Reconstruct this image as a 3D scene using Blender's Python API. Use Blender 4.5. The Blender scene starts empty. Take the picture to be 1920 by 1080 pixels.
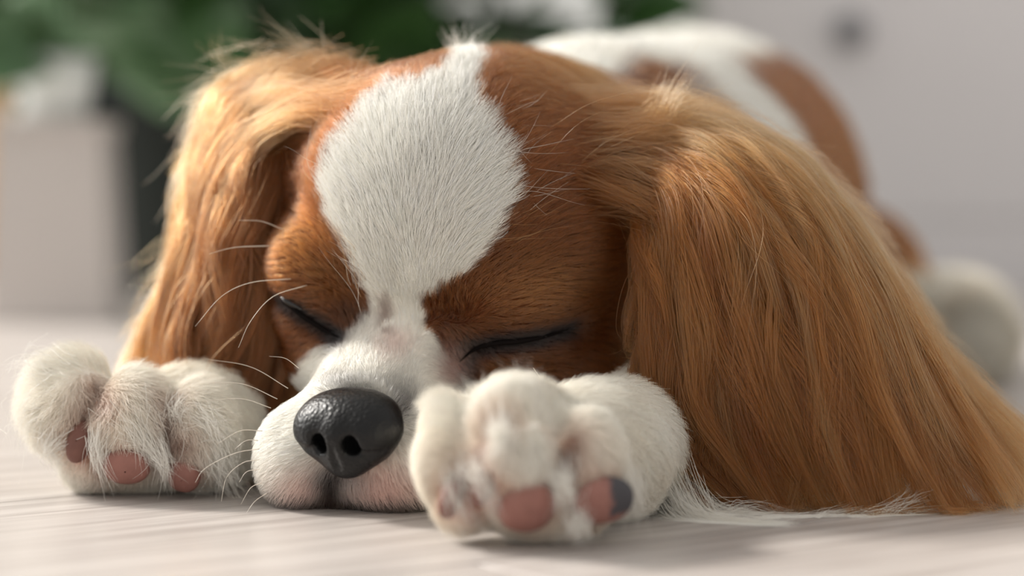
import bpy, math
import numpy as np
from mathutils import Vector, Matrix

rng = np.random.default_rng(7)
scene = bpy.context.scene
COL = scene.collection
CM = 0.01                                   # the design is worked out in centimetres, floor at z = 0

# ------------------------------------------------------------------ camera
F, CAM_H, CAM_D = 85.0 / 36.0 * 1920, 11.55, 78.0      # focal length in pixels, lens height, distance to the focus plane (y = 0)
PITCH = math.atan(250.0 / F)
cam_d = bpy.data.cameras.new('camera'); cam = bpy.data.objects.new('camera', cam_d); COL.objects.link(cam)
cam_d.lens = 85; cam_d.sensor_width = 36; cam_d.clip_start = 0.02; cam_d.clip_end = 50
cam.location = (0, -CAM_D * CM, CAM_H * CM); cam.rotation_euler = (math.pi / 2 - PITCH, 0, 0)
cam_d.dof.use_dof = True; cam_d.dof.focus_distance = 0.788; cam_d.dof.aperture_fstop = 3.9
scene.camera = cam

# ------------------------------------------------------------------ light
scene.view_settings.view_transform = 'Standard'; scene.view_settings.look = 'None'
scene.view_settings.gamma = 1; scene.view_settings.use_curve_mapping = False
scene.view_settings.exposure = 0.32
cy = scene.cycles; cy.max_bounces = 6; cy.diffuse_bounces = 4; cy.glossy_bounces = 3; cy.transmission_bounces = 4; cy.adaptive_threshold = 0.045
world = bpy.data.worlds.new('world'); scene.world = world; world.use_nodes = True
wb = world.node_tree.nodes['Background']; wb.inputs[0].default_value = (1.0, 0.975, 0.94, 1); wb.inputs[1].default_value = 0.58
SUN_DIR = Vector((-0.73, 0.36, 0.60)).normalized()
sun_d = bpy.data.lights.new('sun', 'SUN'); sun_d.energy = 3.7; sun_d.angle = math.radians(9); sun_d.color = (1.0, 0.95, 0.88)
sun = bpy.data.objects.new('sun', sun_d); COL.objects.link(sun)
sun.rotation_euler = (SUN_DIR).to_track_quat('Z', 'Y').to_euler()

win_d = bpy.data.lights.new('window_light', 'AREA'); win_d.shape = 'RECTANGLE'; win_d.size = 1.9; win_d.size_y = 1.6; win_d.energy = 52; win_d.color = (1.0, 0.98, 0.95)
win = bpy.data.objects.new('window_light', win_d); COL.objects.link(win); win.location = (-2.3, 1.0, 1.35)      # the window on the left of the room
win.rotation_euler = (Vector((-2.3, 1.0, 1.35)) - Vector((0.3, 0.9, 0.3))).to_track_quat('Z', 'Y').to_euler()

# ------------------------------------------------------------------ helpers
def P(px, py, y):
    """point in cm seen at pixel (px, py) of the 1920 x 1080 frame, on the plane at distance y behind the focus plane"""
    c, s = math.cos(PITCH), math.sin(PITCH)
    a, b = (px - 960) / F, -(py - 540) / F
    d = np.array([a, c + b * s, -s + b * c])
    return np.array([0, -CAM_D, CAM_H]) + d * ((y + CAM_D) / d[1])

def lin(r, g, b):
    v = np.array([r, g, b], float) / 255
    return np.where(v <= 0.04045, v / 12.92, ((v + 0.055) / 1.055) ** 2.4)

def link(name, data, parent=None, mat=None, label=None, category=None, group=None, kind=None):
    o = bpy.data.objects.new(name, data); COL.objects.link(o)
    if mat: data.materials.append(mat)
    if parent: o.parent = parent
    if label: o['label'] = label
    if category: o['category'] = category
    if group: o['group'] = group
    if kind: o['kind'] = kind
    return o

def mesh_of(name, v, f, smooth=True):
    m = bpy.data.meshes.new(name)
    m.from_pydata((np.asarray(v) * CM).tolist(), [], [tuple(int(i) for i in q) for q in f])
    if smooth: m.polygons.foreach_set('use_smooth', np.ones(len(m.polygons), bool))
    m.update(); return m

def set_colors(m, c):
    at = m.attributes.new('Col', 'FLOAT_COLOR', 'POINT')
    at.data.foreach_set('color', np.concatenate([c, np.ones((len(c), 1))], 1).astype(np.float32).ravel())

def nmat(name, color=(0.8, 0.8, 0.8), rough=0.5, spec=0.5):
    m = bpy.data.materials.new(name); m.use_nodes = True
    b = m.node_tree.nodes['Principled BSDF']
    b.inputs['Base Color'].default_value = (*color, 1); b.inputs['Roughness'].default_value = rough
    b.inputs['Specular IOR Level'].default_value = spec
    return m, m.node_tree.nodes, m.node_tree.links, b

def hash3(i):
    x = np.sin(i[:, 0] * 127.1 + i[:, 1] * 311.7 + i[:, 2] * 74.7) * 43758.5453
    return x - np.floor(x)

def noise(p, s=1.0, off=0.0):
    """value noise 0..1 on points"""
    q = p / s + off; i = np.floor(q); f = q - i; f = f * f * (3 - 2 * f); r = 0
    for dx in (0, 1):
        for dy in (0, 1):
            for dz in (0, 1):
                w = (f[:, 0] if dx else 1 - f[:, 0]) * (f[:, 1] if dy else 1 - f[:, 1]) * (f[:, 2] if dz else 1 - f[:, 2])
                r = r + w * hash3(i + np.array([dx, dy, dz]))
    return r

def norm(v): return v / np.maximum(np.linalg.norm(v, axis=-1, keepdims=True), 1e-9)
def sstep(a, b, x): t = np.clip((x - a) / (b - a), 0, 1); return t * t * (3 - 2 * t)

# ---- signed distance modelling
def ell(c, r, k=0.6, rot=None): return ('e', np.array(c, float), np.array(r, float), k, rot)
def cap(a, b, ra, rb, k=0.6): return ('c', np.array(a, float), np.array(b, float), ra, rb, k)
def cut(prim): return ('-', prim)
def rotm(*axes):
    """rotation matrix rows = local axes"""
    return np.array([norm(np.array(a, float)) for a in axes])

def prim_d(p, X):
    if p[0] == 'e':
        q = X - p[1]
        if p[4] is not None: q = q @ p[4].T
        k0 = np.linalg.norm(q / p[2], axis=-1); k1 = np.linalg.norm(q / (p[2] * p[2]), axis=-1)
        return k0 * (k0 - 1) / np.maximum(k1, 1e-6)
    a, b, ra, rb = p[1:5]
    ab = b - a; t = np.clip(((X - a) @ ab) / (ab @ ab), 0, 1)
    return np.linalg.norm(X - a - t[..., None] * ab, axis=-1) - (ra + (rb - ra) * t)

def prim_box(p):
    if p[0] == 'e': r = p[2].max(); lo, hi = p[1] - r, p[1] + r; k = p[3]
    else: lo = np.minimum(p[1] - p[3], p[2] - p[4]); hi = np.maximum(p[1] + p[3], p[2] + p[4]); k = p[5]
    return lo - k - 0.7, hi + k + 0.7

def combine(d, e, k, neg):
    if neg:
        h = np.maximum(k - np.abs(d + e), 0) / k; return np.maximum(d, -e) + h * h * k * 0.25
    h = np.maximum(k - np.abs(d - e), 0) / k; return np.minimum(d, e) - h * h * k * 0.25

def sdf(prims, X):
    d = np.full(X.shape[:-1], 3.0)
    for p in prims:
        neg = p[0] == '-'; q = p[1] if neg else p
        d = combine(d, prim_d(q, X), q[3] if q[0] == 'e' else q[5], neg)
    return d

def surface(prims, xs, ys, zs):
    """surface nets over a grid whose spacing may change"""
    D = np.full((len(xs), len(ys), len(zs)), 3.0)
    for p in prims:
        neg = p[0] == '-'; q = p[1] if neg else p
        lo, hi = prim_box(q); ax = []
        for i, g in enumerate((xs, ys, zs)):
            ax.append(slice(max(np.searchsorted(g, lo[i]) - 1, 0), np.searchsorted(g, hi[i]) + 1))
        sub = tuple(ax)
        if 0 in D[sub].shape: continue
        X = np.stack(np.meshgrid(xs[ax[0]], ys[ax[1]], zs[ax[2]], indexing='ij'), -1)
        D[sub] = combine(D[sub], prim_d(q, X), q[3] if q[0] == 'e' else q[5], neg)
    S = D < 0
    n = [len(xs) - 1, len(ys) - 1, len(zs) - 1]
    acc = np.zeros((*n, 3), np.float32); cnt = np.zeros(n, np.float32); G = (xs, ys, zs)
    corners = [(a, b, c) for a in (0, 1) for b in (0, 1) for c in (0, 1)]
    any_ = np.zeros(n, bool); all_ = np.ones(n, bool)
    for a, b, c in corners:
        s = S[a:a + n[0], b:b + n[1], c:c + n[2]]; any_ |= s; all_ &= s
    I = np.argwhere(any_ & ~all_)
    vid = np.full(n, -1, np.int64); vid[tuple(I.T)] = np.arange(len(I))
    V = np.zeros((len(I), 3)); C = np.zeros(len(I))
    for c0 in corners:
        for ax_ in range(3):
            if c0[ax_]: continue
            c1 = list(c0); c1[ax_] = 1
            i0 = I + np.array(c0); i1 = I + np.array(c1)
            d0 = D[tuple(i0.T)]; d1 = D[tuple(i1.T)]; m = (d0 < 0) != (d1 < 0)
            t = np.where(m, d0 / np.where(m, d0 - d1, 1), 0)
            p0 = np.stack([G[k][i0[:, k]] for k in range(3)], 1); p1 = np.stack([G[k][i1[:, k]] for k in range(3)], 1)
            V += np.where(m[:, None], p0 + t[:, None] * (p1 - p0), 0); C += m
    V /= C[:, None]
    faces = []
    for ax_ in range(3):
        u, w = (ax_ + 1) % 3, (ax_ + 2) % 3
        A = [slice(None)] * 3; B = [slice(None)] * 3; A[ax_] = slice(0, -1); B[ax_] = slice(1, None)
        ch = S[tuple(A)] != S[tuple(B)]
        J = np.argwhere(ch); J = J[(J[:, u] > 0) & (J[:, w] > 0) & (J[:, u] < n[u]) & (J[:, w] < n[w])]
        q = []
        for du, dw in ((-1, -1), (0, -1), (0, 0), (-1, 0)):
            K = J.copy(); K[:, u] += du; K[:, w] += dw; q.append(vid[tuple(K.T)])
        Q = np.stack(q, 1); inside = S[tuple(J.T)]
        Q = np.where(inside[:, None], Q, Q[:, ::-1]); faces.append(Q)
    return V, np.concatenate(faces)

def normals_of(V, Q):
    n = np.zeros_like(V)
    fn = np.cross(V[Q[:, 2]] - V[Q[:, 0]], V[Q[:, 3]] - V[Q[:, 1]])
    for i in range(4): np.add.at(n, Q[:, i], fn)
    return norm(n)

def smooth_mesh(V, Q, it=2, lam=0.5):
    E = np.concatenate([Q[:, [i, (i + 1) % 4]] for i in range(4)]); E = np.concatenate([E, E[:, ::-1]])
    deg = np.bincount(E[:, 0], minlength=len(V))[:, None]
    for _ in range(it):
        a = np.zeros_like(V); np.add.at(a, E[:, 0], V[E[:, 1]]); V = V + lam * (a / deg - V)
    return V

def grid(*segs):
    """segs: (from, to, step) ..."""
    out = []
    for a, b, s in segs: out.append(np.arange(a, b - 1e-6, s))
    return np.concatenate(out + [[segs[-1][1]]])

# ---- hair
def hair_object(name, pos, rad, col, parent, mat, tipcol=None, label=None):
    """pos [N, K, 3] in cm, rad [N, K] in cm, col [N, 3]"""
    N, K = pos.shape[:2]
    c = bpy.data.hair_curves.new(name); c.add_curves([K] * N)
    c.attributes['position'].data.foreach_set('vector', (pos * CM).astype(np.float32).ravel())
    r = c.attributes.get('radius') or c.attributes.new('radius', 'FLOAT', 'POINT')
    r.data.foreach_set('value', (rad * CM).astype(np.float32).ravel())
    t = np.linspace(0, 1, K)[None, :, None]
    if tipcol is None: tipcol = col
    cc = col[:, None, :] * (1 - t) + tipcol[:, None, :] * t
    a = c.attributes.new('Col', 'FLOAT_COLOR', 'POINT')
    a.data.foreach_set('color', np.concatenate([cc, np.ones((N, K, 1))], 2).astype(np.float32).ravel())
    o = link(name, c, parent, mat, label=label, kind='stuff'); return o

def sample_mesh(V, Q, dens, nrm, gen):
    """points on quads with per-vertex density (per square cm)"""
    T = np.concatenate([Q[:, [0, 1, 2]], Q[:, [0, 2, 3]]])
    ar = 0.5 * np.linalg.norm(np.cross(V[T[:, 1]] - V[T[:, 0]], V[T[:, 2]] - V[T[:, 0]]), axis=1)
    w = ar * dens[T].mean(1); n = int(w.sum())
    t = gen.choice(len(T), n, p=w / w.sum())
    a, b = gen.random(n), gen.random(n); m = a + b > 1; a[m], b[m] = 1 - a[m], 1 - b[m]
    W = np.stack([1 - a - b, a, b], 1)[..., None]
    return (V[T[t]] * W).sum(1), norm((nrm[T[t]] * W).sum(1))

def grow(p, n, d, L, lift, K, gen, frizz=0.08, clump=0.35, cell=0.35, droop=0.0):
    """strands leaving the skin at the given lift and laying over along d"""
    T = norm(d - (d * n).sum(1, keepdims=True) * n)
    B = np.cross(n, T)
    ang = gen.normal(0, frizz * 2.2, len(p))[:, None]
    T = norm(T * np.cos(ang) + B * np.sin(ang))
    t = np.linspace(0, 1, K)[None, :, None]
    Lc = L[:, None, None]; lf = lift[:, None, None]
    nn, TT, BB = n[:, None], T[:, None], B[:, None]
    up = lf * (t - 0.45 * t * t)
    pos = p[:, None] + Lc * (TT * t * np.sqrt(np.maximum(1 - (lf * 0.7) ** 2, 0.1)) + nn * up)
    ph = gen.random((len(p), 1, 1)) * 6.28
    pos = pos + Lc * frizz * (BB * np.sin(t * 4 + ph) + nn * 0.5 * np.cos(t * 5 + ph)) * t
    pos[..., 2] -= (droop * L)[:, None] * t[..., 0] ** 2
    if np.max(clump) > 0:
        off = (noise(p, 1.1)[:, None] - 0.5) * cell
        key = np.floor((p + off) / cell).astype(np.int64)
        kk = key[:, 0] * 73856093 ^ key[:, 1] * 19349663 ^ key[:, 2] * 83492791
        u, inv = np.unique(kk, return_inverse=True); inv = inv.ravel()
        cnt = np.bincount(inv)[:, None]
        cen = np.zeros((len(u), K, 3))
        for j in range(K):
            for c in range(3): cen[:, j, c] = np.bincount(inv, pos[:, j, c]) / cnt[:, 0]
        amt = np.broadcast_to(np.asarray(clump), (len(p),))[:, None, None] * (0.4 + 0.9 * hash3(np.stack([u % 997, u % 613, u % 331], 1).astype(float)))[inv][:, None, None]
        pos = pos + (cen[inv] - pos) * (amt * t ** 1.3)
    return pos

def tapered(N, K, r, tip=0.25):
    t = np.linspace(0, 1, K)[None]; return np.broadcast_to(np.asarray(r).reshape(-1, 1), (N, 1)) * (1 - (1 - tip) * t ** 2)

# ------------------------------------------------------------------ materials
def hair_material(name, rough=0.32, radial=0.35):
    m = bpy.data.materials.new(name); m.use_nodes = True; nt = m.node_tree; nt.nodes.clear()
    out = nt.nodes.new('ShaderNodeOutputMaterial'); h = nt.nodes.new('ShaderNodeBsdfHairPrincipled')
    h.model = 'CHIANG'; h.parametrization = 'COLOR'
    a = nt.nodes.new('ShaderNodeAttribute'); a.attribute_name = 'Col'
    hi = nt.nodes.new('ShaderNodeHairInfo')
    hsv = nt.nodes.new('ShaderNodeHueSaturation')
    mr = nt.nodes.new('ShaderNodeMapRange'); mr.inputs[3].default_value = 0.92; mr.inputs[4].default_value = 1.04
    nt.links.new(hi.outputs['Random'], mr.inputs[0]); nt.links.new(mr.outputs[0], hsv.inputs['Value'])
    nt.links.new(a.outputs['Color'], hsv.inputs['Color'])
    nt.links.new(hsv.outputs[0], h.inputs['Color'])
    h.inputs['Roughness'].default_value = rough; h.inputs['Radial Roughness'].default_value = radial
    h.inputs['Random Roughness'].default_value = 0.2
    # pale hair scatters far more light inside the coat: part of it is treated as diffuse
    bw = nt.nodes.new('ShaderNodeRGBToBW'); nt.links.new(a.outputs['Color'], bw.inputs[0])
    m2 = nt.nodes.new('ShaderNodeMapRange'); m2.inputs[1].default_value = 0.25; m2.inputs[2].default_value = 0.7; m2.inputs[3].default_value = 0.12; m2.inputs[4].default_value = 0.82
    nt.links.new(bw.outputs[0], m2.inputs[0]); df = nt.nodes.new('ShaderNodeBsdfDiffuse'); nt.links.new(hsv.outputs[0], df.inputs['Color'])
    ms = nt.nodes.new('ShaderNodeMixShader'); nt.links.new(m2.outputs[0], ms.inputs[0]); nt.links.new(h.outputs[0], ms.inputs[1]); nt.links.new(df.outputs[0], ms.inputs[2])
    nt.links.new(ms.outputs[0], out.inputs[0]); return m

M_FUR = hair_material('coat_hair')
M_SKIN, nn, ll, b = nmat('skin', rough=0.75, spec=0.2)
a = nn.new('ShaderNodeAttribute'); a.attribute_name = 'Col'; ll.new(a.outputs['Color'], b.inputs['Base Color'])
b.inputs['Subsurface Weight'].default_value = 0.0

M_NOSE, nn, ll, b = nmat('nose_leather', tuple(lin(13, 13, 14)), 0.40, 0.32)
tc = nn.new('ShaderNodeTexCoord'); vo = nn.new('ShaderNodeTexVoronoi'); vo.inputs['Scale'].default_value = 900
vo.feature = 'SMOOTH_F1'; bu = nn.new('ShaderNodeBump'); bu.inputs['Strength'].default_value = 0.45; bu.inputs['Distance'].default_value = 0.0006
ll.new(tc.outputs['Object'], vo.inputs['Vector']); ll.new(vo.outputs['Distance'], bu.inputs['Height']); ll.new(bu.outputs[0], b.inputs['Normal'])
bu.invert = True
M_PAD, nn, ll, b = nmat('pad_leather', rough=0.55, spec=0.35)
a = nn.new('ShaderNodeAttribute'); a.attribute_name = 'Col'; ll.new(a.outputs['Color'], b.inputs['Base Color'])
b.inputs['Subsurface Weight'].default_value = 0.0; b.inputs['Subsurface Radius'].default_value = (0.004, 0.0015, 0.001)
nz = nn.new('ShaderNodeTexNoise'); nz.inputs['Scale'].default_value = 700; bu = nn.new('ShaderNodeBump'); bu.inputs['Strength'].default_value = 0.3; bu.inputs['Distance'].default_value = 0.0005
tc = nn.new('ShaderNodeTexCoord'); ll.new(tc.outputs['Object'], nz.inputs['Vector']); ll.new(nz.outputs[0], bu.inputs['Height']); ll.new(bu.outputs[0], b.inputs['Normal'])
M_EYE, *_ = nmat('eye_wet', tuple(lin(18, 14, 12)), 0.12, 0.6)
M_LID, *_ = nmat('lid_skin', tuple(lin(16, 11, 10)), 0.8, 0.1)
M_WHISK = bpy.data.materials.new('whisker'); M_WHISK.use_nodes = True
b = M_WHISK.node_tree.nodes['Principled BSDF']; b.inputs['Base Color'].default_value = (0.8, 0.72, 0.62, 1); b.inputs['Roughness'].default_value = 0.3

# ------------------------------------------------------------------ the setting
GA = math.radians(36)                                    # the planks run obliquely to the view
M_PLANK, nn, ll, b = nmat('pale_laminate', rough=0.34, spec=0.5)
tc = nn.new('ShaderNodeTexCoord'); mp = nn.new('ShaderNodeMapping'); mp.inputs['Scale'].default_value = (2.2, 55, 1)
oi = nn.new('ShaderNodeObjectInfo'); ad = nn.new('ShaderNodeVectorMath'); ad.operation = 'ADD'
sc_ = nn.new('ShaderNodeVectorMath'); sc_.operation = 'SCALE'; sc_.inputs['Scale'].default_value = 9.0
cx = nn.new('ShaderNodeCombineXYZ'); ll.new(oi.outputs['Random'], cx.inputs[0]); ll.new(cx.outputs[0], sc_.inputs[0])
ll.new(tc.outputs['Object'], ad.inputs[0]); ll.new(sc_.outputs[0], ad.inputs[1]); ll.new(ad.outputs[0], mp.inputs['Vector'])
n1 = nn.new('ShaderNodeTexNoise'); n1.inputs['Scale'].default_value = 3.0; n1.inputs['Detail'].default_value = 6; n1.inputs['Distortion'].default_value = 0.5
ll.new(mp.outputs[0], n1.inputs['Vector'])
mp2 = nn.new('ShaderNodeMapping'); mp2.inputs['Scale'].default_value = (6, 260, 1); ll.new(ad.outputs[0], mp2.inputs['Vector'])
n2 = nn.new('ShaderNodeTexNoise'); n2.inputs['Scale'].default_value = 3.0; n2.inputs['Detail'].default_value = 3; ll.new(mp2.outputs[0], n2.inputs['Vector'])
cr = nn.new('ShaderNodeValToRGB'); cr.color_ramp.elements[0].position = 0.33; cr.color_ramp.elements[1].position = 0.62
cr.color_ramp.elements[0].color = (*lin(170, 162, 157), 1); cr.color_ramp.elements[1].color = (*lin(199, 192, 187), 1)
ll.new(n1.outputs[0], cr.inputs[0])
cr2 = nn.new('ShaderNodeValToRGB'); cr2.color_ramp.elements[0].position = 0.30; cr2.color_ramp.elements[1].position = 0.48
cr2.color_ramp.elements[0].color = (0.74, 0.72, 0.70, 1); cr2.color_ramp.elements[1].color = (1, 1, 1, 1); ll.new(n2.outputs[0], cr2.inputs[0])
mx = nn.new('ShaderNodeMix'); mx.data_type = 'RGBA'; mx.blend_type = 'MULTIPLY'; mx.inputs[0].default_value = 0.8
ll.new(cr.outputs[0], mx.inputs[6]); ll.new(cr2.outputs[0], mx.inputs[7]); ll.new(mx.outputs[2], b.inputs['Base Color'])
bu = nn.new('ShaderNodeBump'); bu.inputs['Strength'].default_value = 0.15; bu.inputs['Distance'].default_value = 0.0003
ll.new(n2.outputs[0], bu.inputs['Height']); ll.new(bu.outputs[0], b.inputs['Normal'])

def boxmesh(name, lo, hi, bev=0.0, smooth=False):
    import bmesh
    bm = bmesh.new(); bmesh.ops.create_cube(bm, size=1)
    lo, hi = np.array(lo, float) * CM, np.array(hi, float) * CM
    for v in bm.verts: v.co = Vector((lo + hi) / 2) + Vector(np.array(v.co) * (hi - lo))
    if bev: bmesh.ops.bevel(bm, geom=bm.edges[:] , offset=bev * CM, segments=2, affect='EDGES', profile=0.5)
    m = bpy.data.meshes.new(name); bm.to_mesh(m); bm.free()
    if smooth: m.polygons.foreach_set('use_smooth', np.ones(len(m.polygons), bool))
    return m

M_GROUT, *_ = nmat('joint_base', tuple(lin(120, 112, 106)), 0.8)  # colour of the floor base that shows in the plank joints
floor = link('floor', boxmesh('floor', (-330, -260, -3), (330, 330, -1.0)), None, M_GROUT,
             label='pale grey wood-look laminate floor', kind='structure')
seam = P(100, 933, 0); seam = np.array([0, -CAM_D, CAM_H]) + (seam - np.array([0, -CAM_D, CAM_H])) * (CAM_H / (CAM_H - seam[2]))
PW, PL = 19.0, 128.0
plank_mesh = boxmesh('plank', (0.05, 0.05, -1.0), (PL - 0.05, PW - 0.05, 0.0), bev=0.06); plank_mesh.materials.append(M_PLANK)
ca, sa = math.cos(GA), math.sin(GA)
for r in range(-14, 14):
    for c in range(-4, 4):
        u, w = c * PL + (r * 47.0) % PL - 30, r * PW
        mid = np.array([u + PL / 2, w + PW / 2]); wx = seam[0] + mid[0] * ca - mid[1] * sa; wy = seam[1] + mid[0] * sa + mid[1] * ca
        if not (-170 < wx < 170 and -150 < wy < 290): continue
        o = bpy.data.objects.new('plank', plank_mesh); COL.objects.link(o); o.parent = floor
        o.location = ((seam[0] + u * ca - w * sa) * CM, (seam[1] + u * sa + w * ca) * CM, 0); o.rotation_euler = (0, 0, GA)

M_WALL, nn, ll, b = nmat('wall_paint', tuple(lin(224, 226, 224)), 0.8, 0.2)
nz = nn.new('ShaderNodeTexNoise'); nz.inputs['Scale'].default_value = 60; bu = nn.new('ShaderNodeBump'); bu.inputs['Strength'].default_value = 0.05
ll.new(nz.outputs[0], bu.inputs['Height']); ll.new(bu.outputs[0], b.inputs['Normal'])
link('wall_back', boxmesh('wall_back', (-330, 290, -1), (330, 300, 240)), None, M_WALL, label='plain light grey wall far behind the dog', kind='structure')
link('baseboard_back', boxmesh('baseboard_back', (-330, 288.4, 0), (330, 290, 8), 0.3), None, M_WALL, label='light baseboard along the far wall', kind='structure')

# cabinet on the right, far out of focus
M_CAB, *_ = nmat('cabinet_paint', tuple(lin(222, 219, 220)), 0.5, 0.3)
M_KNOB, *_ = nmat('knob_metal', tuple(lin(112, 112, 116)), 0.35, 0.5)
cb = link('cabinet', None, label='pale grey cabinet with round grey knobs behind the dog', category='cabinet')
cb.location = (0.52, 1.3, 0)
def part(name, m, parent, mat): return link(name, m, parent, mat)
part('body', boxmesh('body', (-37, 0, 6), (60, 40, 92), 0.3), cb, M_CAB)
part('plinth', boxmesh('plinth', (-37, -1.8, 0), (60, 39, 6)), cb, M_CAB)
part('top', boxmesh('top', (-39, -2, 92), (62, 41, 94.5), 0.4), cb, M_CAB)
def lathe(prof, seg=24):
    v, f = [], []
    for r, z in prof:
        for s in range(seg): v.append((r * math.cos(2 * math.pi * s / seg), r * math.sin(2 * math.pi * s / seg), z))
    for i in range(len(prof) - 1):
        for s in range(seg):
            f.append((i * seg + s, i * seg + (s + 1) % seg, (i + 1) * seg + (s + 1) % seg, (i + 1) * seg + s))
    return np.array(v), f
KV, KF = lathe([(0.01, 0), (0.6, 0), (0.55, 0.9), (1.2, 1.4), (1.45, 2.0), (1.2, 2.5), (0.6, 2.7), (0.01, 2.75)])
knob_mesh = mesh_of('knob', KV, KF); knob_mesh.materials.append(M_KNOB)
kx = P(1590, 62, 128)
for (x0, x1, z0, z1, kz) in ((-36.9, 11.4, 6.1, 31, None), (-36.9, 11.4, 31.4, 91.6, None), (11.6, 59.9, 6.1, 31, None), (11.6, 59.9, 31.4, 91.6, None)):
    d = part('drawer' if z1 < 40 else 'door', boxmesh('front', (x0, -1.8, z0), (x1, 0.0, z1), 0.15), cb, M_CAB)
    k = bpy.data.objects.new('knob', knob_mesh); COL.objects.link(k); k.parent = d
    kxx = kx[0] - 52 if x0 < 0 else x0 + 24
    k.location = (kxx * CM, -1.8 * CM, (kx[2] if z1 < 40 else 60) * CM); k.rotation_euler = (math.pi / 2, 0, 0)

# plant stand, pots and plants on the left
M_STAND, *_ = nmat('stand_paint', tuple(lin(186, 179, 175)), 0.6)
M_POT, *_ = nmat('pot_glaze', tuple(lin(26, 33, 30)), 0.7, 0.3)
M_SOIL, *_ = nmat('soil', tuple(lin(52, 40, 30)), 0.9)
M_TAN, *_ = nmat('tan_wood', tuple(lin(196, 160, 122)), 0.55)
M_LEAF, nn, ll, b = nmat('leaf', rough=0.4, spec=0.35)
oi = nn.new('ShaderNodeObjectInfo'); cr = nn.new('ShaderNodeValToRGB')
cr.color_ramp.elements[0].color = (*lin(36, 60, 28), 1); cr.color_ramp.elements[1].color = (*lin(122, 152, 122), 1)
e = cr.color_ramp.elements.new(0.5); e.color = (*lin(58, 90, 46), 1)
ll.new(oi.outputs['Random'], cr.inputs[0]); ll.new(cr.outputs[0], b.inputs['Base Color'])
M_STEM, *_ = nmat('stem', tuple(lin(60, 88, 40)), 0.6)

st = P(110, 560, 92)
def taper_box(w0, w1, z0, z1, bev=0.4):
    m = boxmesh('t', (-0.5, -0.5, z0), (0.5, 0.5, z1))
    for v in m.vertices:
        w = (w0 if v.co.z < (z0 + z1) / 2 * CM else w1); v.co.x *= w; v.co.y *= w
    return m
stand = link('plant_stand', None, label='narrow pale grey plant stand at far left beside the dark pot', category='plant stand')
stand.location = (st[0] * CM, 0.92, 0)
part('post', taper_box(8.4, 7.4, 0.8, 13.0), stand, M_STAND); part('foot', boxmesh('foot', (-4.4, -4.4, 0), (4.4, 4.4, 0.9), 0.2), stand, M_STAND)
part('tray', boxmesh('tray', (-4.0, -4.0, 13.0), (4.0, 4.0, 14.0), 0.3), stand, M_STAND)

pot = link('potted_plant', None, label='large leafy green plant in a dark green-black pot on the floor', category='plant')
pc = P(352, 560, 112); pot.location = (pc[0] * CM, 1.18, 0)
pv, pf = lathe([(0.01, 0), (6.6, 0), (6.9, 0.4), (8.6, 15.2), (8.9, 15.4), (8.9, 17.2), (8.5, 17.2), (8.3, 16.0), (0.01, 15.9)], 40)
part('pot_body', mesh_of('pot_body', pv, pf), pot, M_POT)
sv, sf = lathe([(8.3, 15.95), (5, 16.3), (0.01, 16.5)], 30); part('soil', mesh_of('soil', sv, [q[::-1] for q in sf]), pot, M_SOIL)

tan = link('wooden_post', boxmesh('wooden_post', (-3, -3, 0), (3, 3, 70), 0.4), None, M_TAN, label='tan wooden furniture post at the left edge of the picture', category='post')
tp = P(-42, 560, 150); tan.location = (tp[0] * CM, 1.5, 0)

def leaf_mesh(L, W, bend, seed):
    g = np.random.default_rng(seed); nu, nv = 10, 5; v = []
    for i in range(nu):
        t = i / (nu - 1); w = W * (math.sin(math.pi * min(t * 0.92 + 0.04, 1)) ** 0.75)
        for j in range(nv):
            s = j / (nv - 1) * 2 - 1
            v.append((w * s, L * t, -bend * L * t * t + 0.18 * w * s * s + 0.04 * L * math.sin(3 * t + s)))
    f = [(i * nv + j, i * nv + j + 1, (i + 1) * nv + j + 1, (i + 1) * nv + j) for i in range(nu - 1) for j in range(nv - 1)]
    m = mesh_of('leaf', v, f); m.materials.append(M_LEAF); return m
leaf_meshes = [leaf_mesh(12, 3.4, 0.35, 1), leaf_mesh(10, 3.6, 0.5, 2), leaf_mesh(14, 3.0, 0.3, 3), leaf_mesh(8.5, 2.8, 0.45, 4)]

def tube(pts, r0, r1, seg=6):
    pts = np.asarray(pts, float); v, f = [], []
    for i, p in enumerate(pts):
        t = norm(pts[min(i + 1, len(pts) - 1)] - pts[max(i - 1, 0)]); a = norm(np.cross(t, [0.3, 0.2, 0.93])); b_ = np.cross(t, a)
        r = r0 + (r1 - r0) * i / (len(pts) - 1)
        for s in range(seg):
            q = 2 * math.pi * s / seg; v.append(p + r * (math.cos(q) * a + math.sin(q) * b_))
    for i in range(len(pts) - 1):
        for s in range(seg): f.append((i * seg + s, i * seg + (s + 1) % seg, (i + 1) * seg + (s + 1) % seg, (i + 1) * seg + s))
    n = len(pts); f.append(tuple(range(seg))[::-1]); f.append(tuple(range((n - 1) * seg, n * seg)))
    return np.array(v), f

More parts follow.
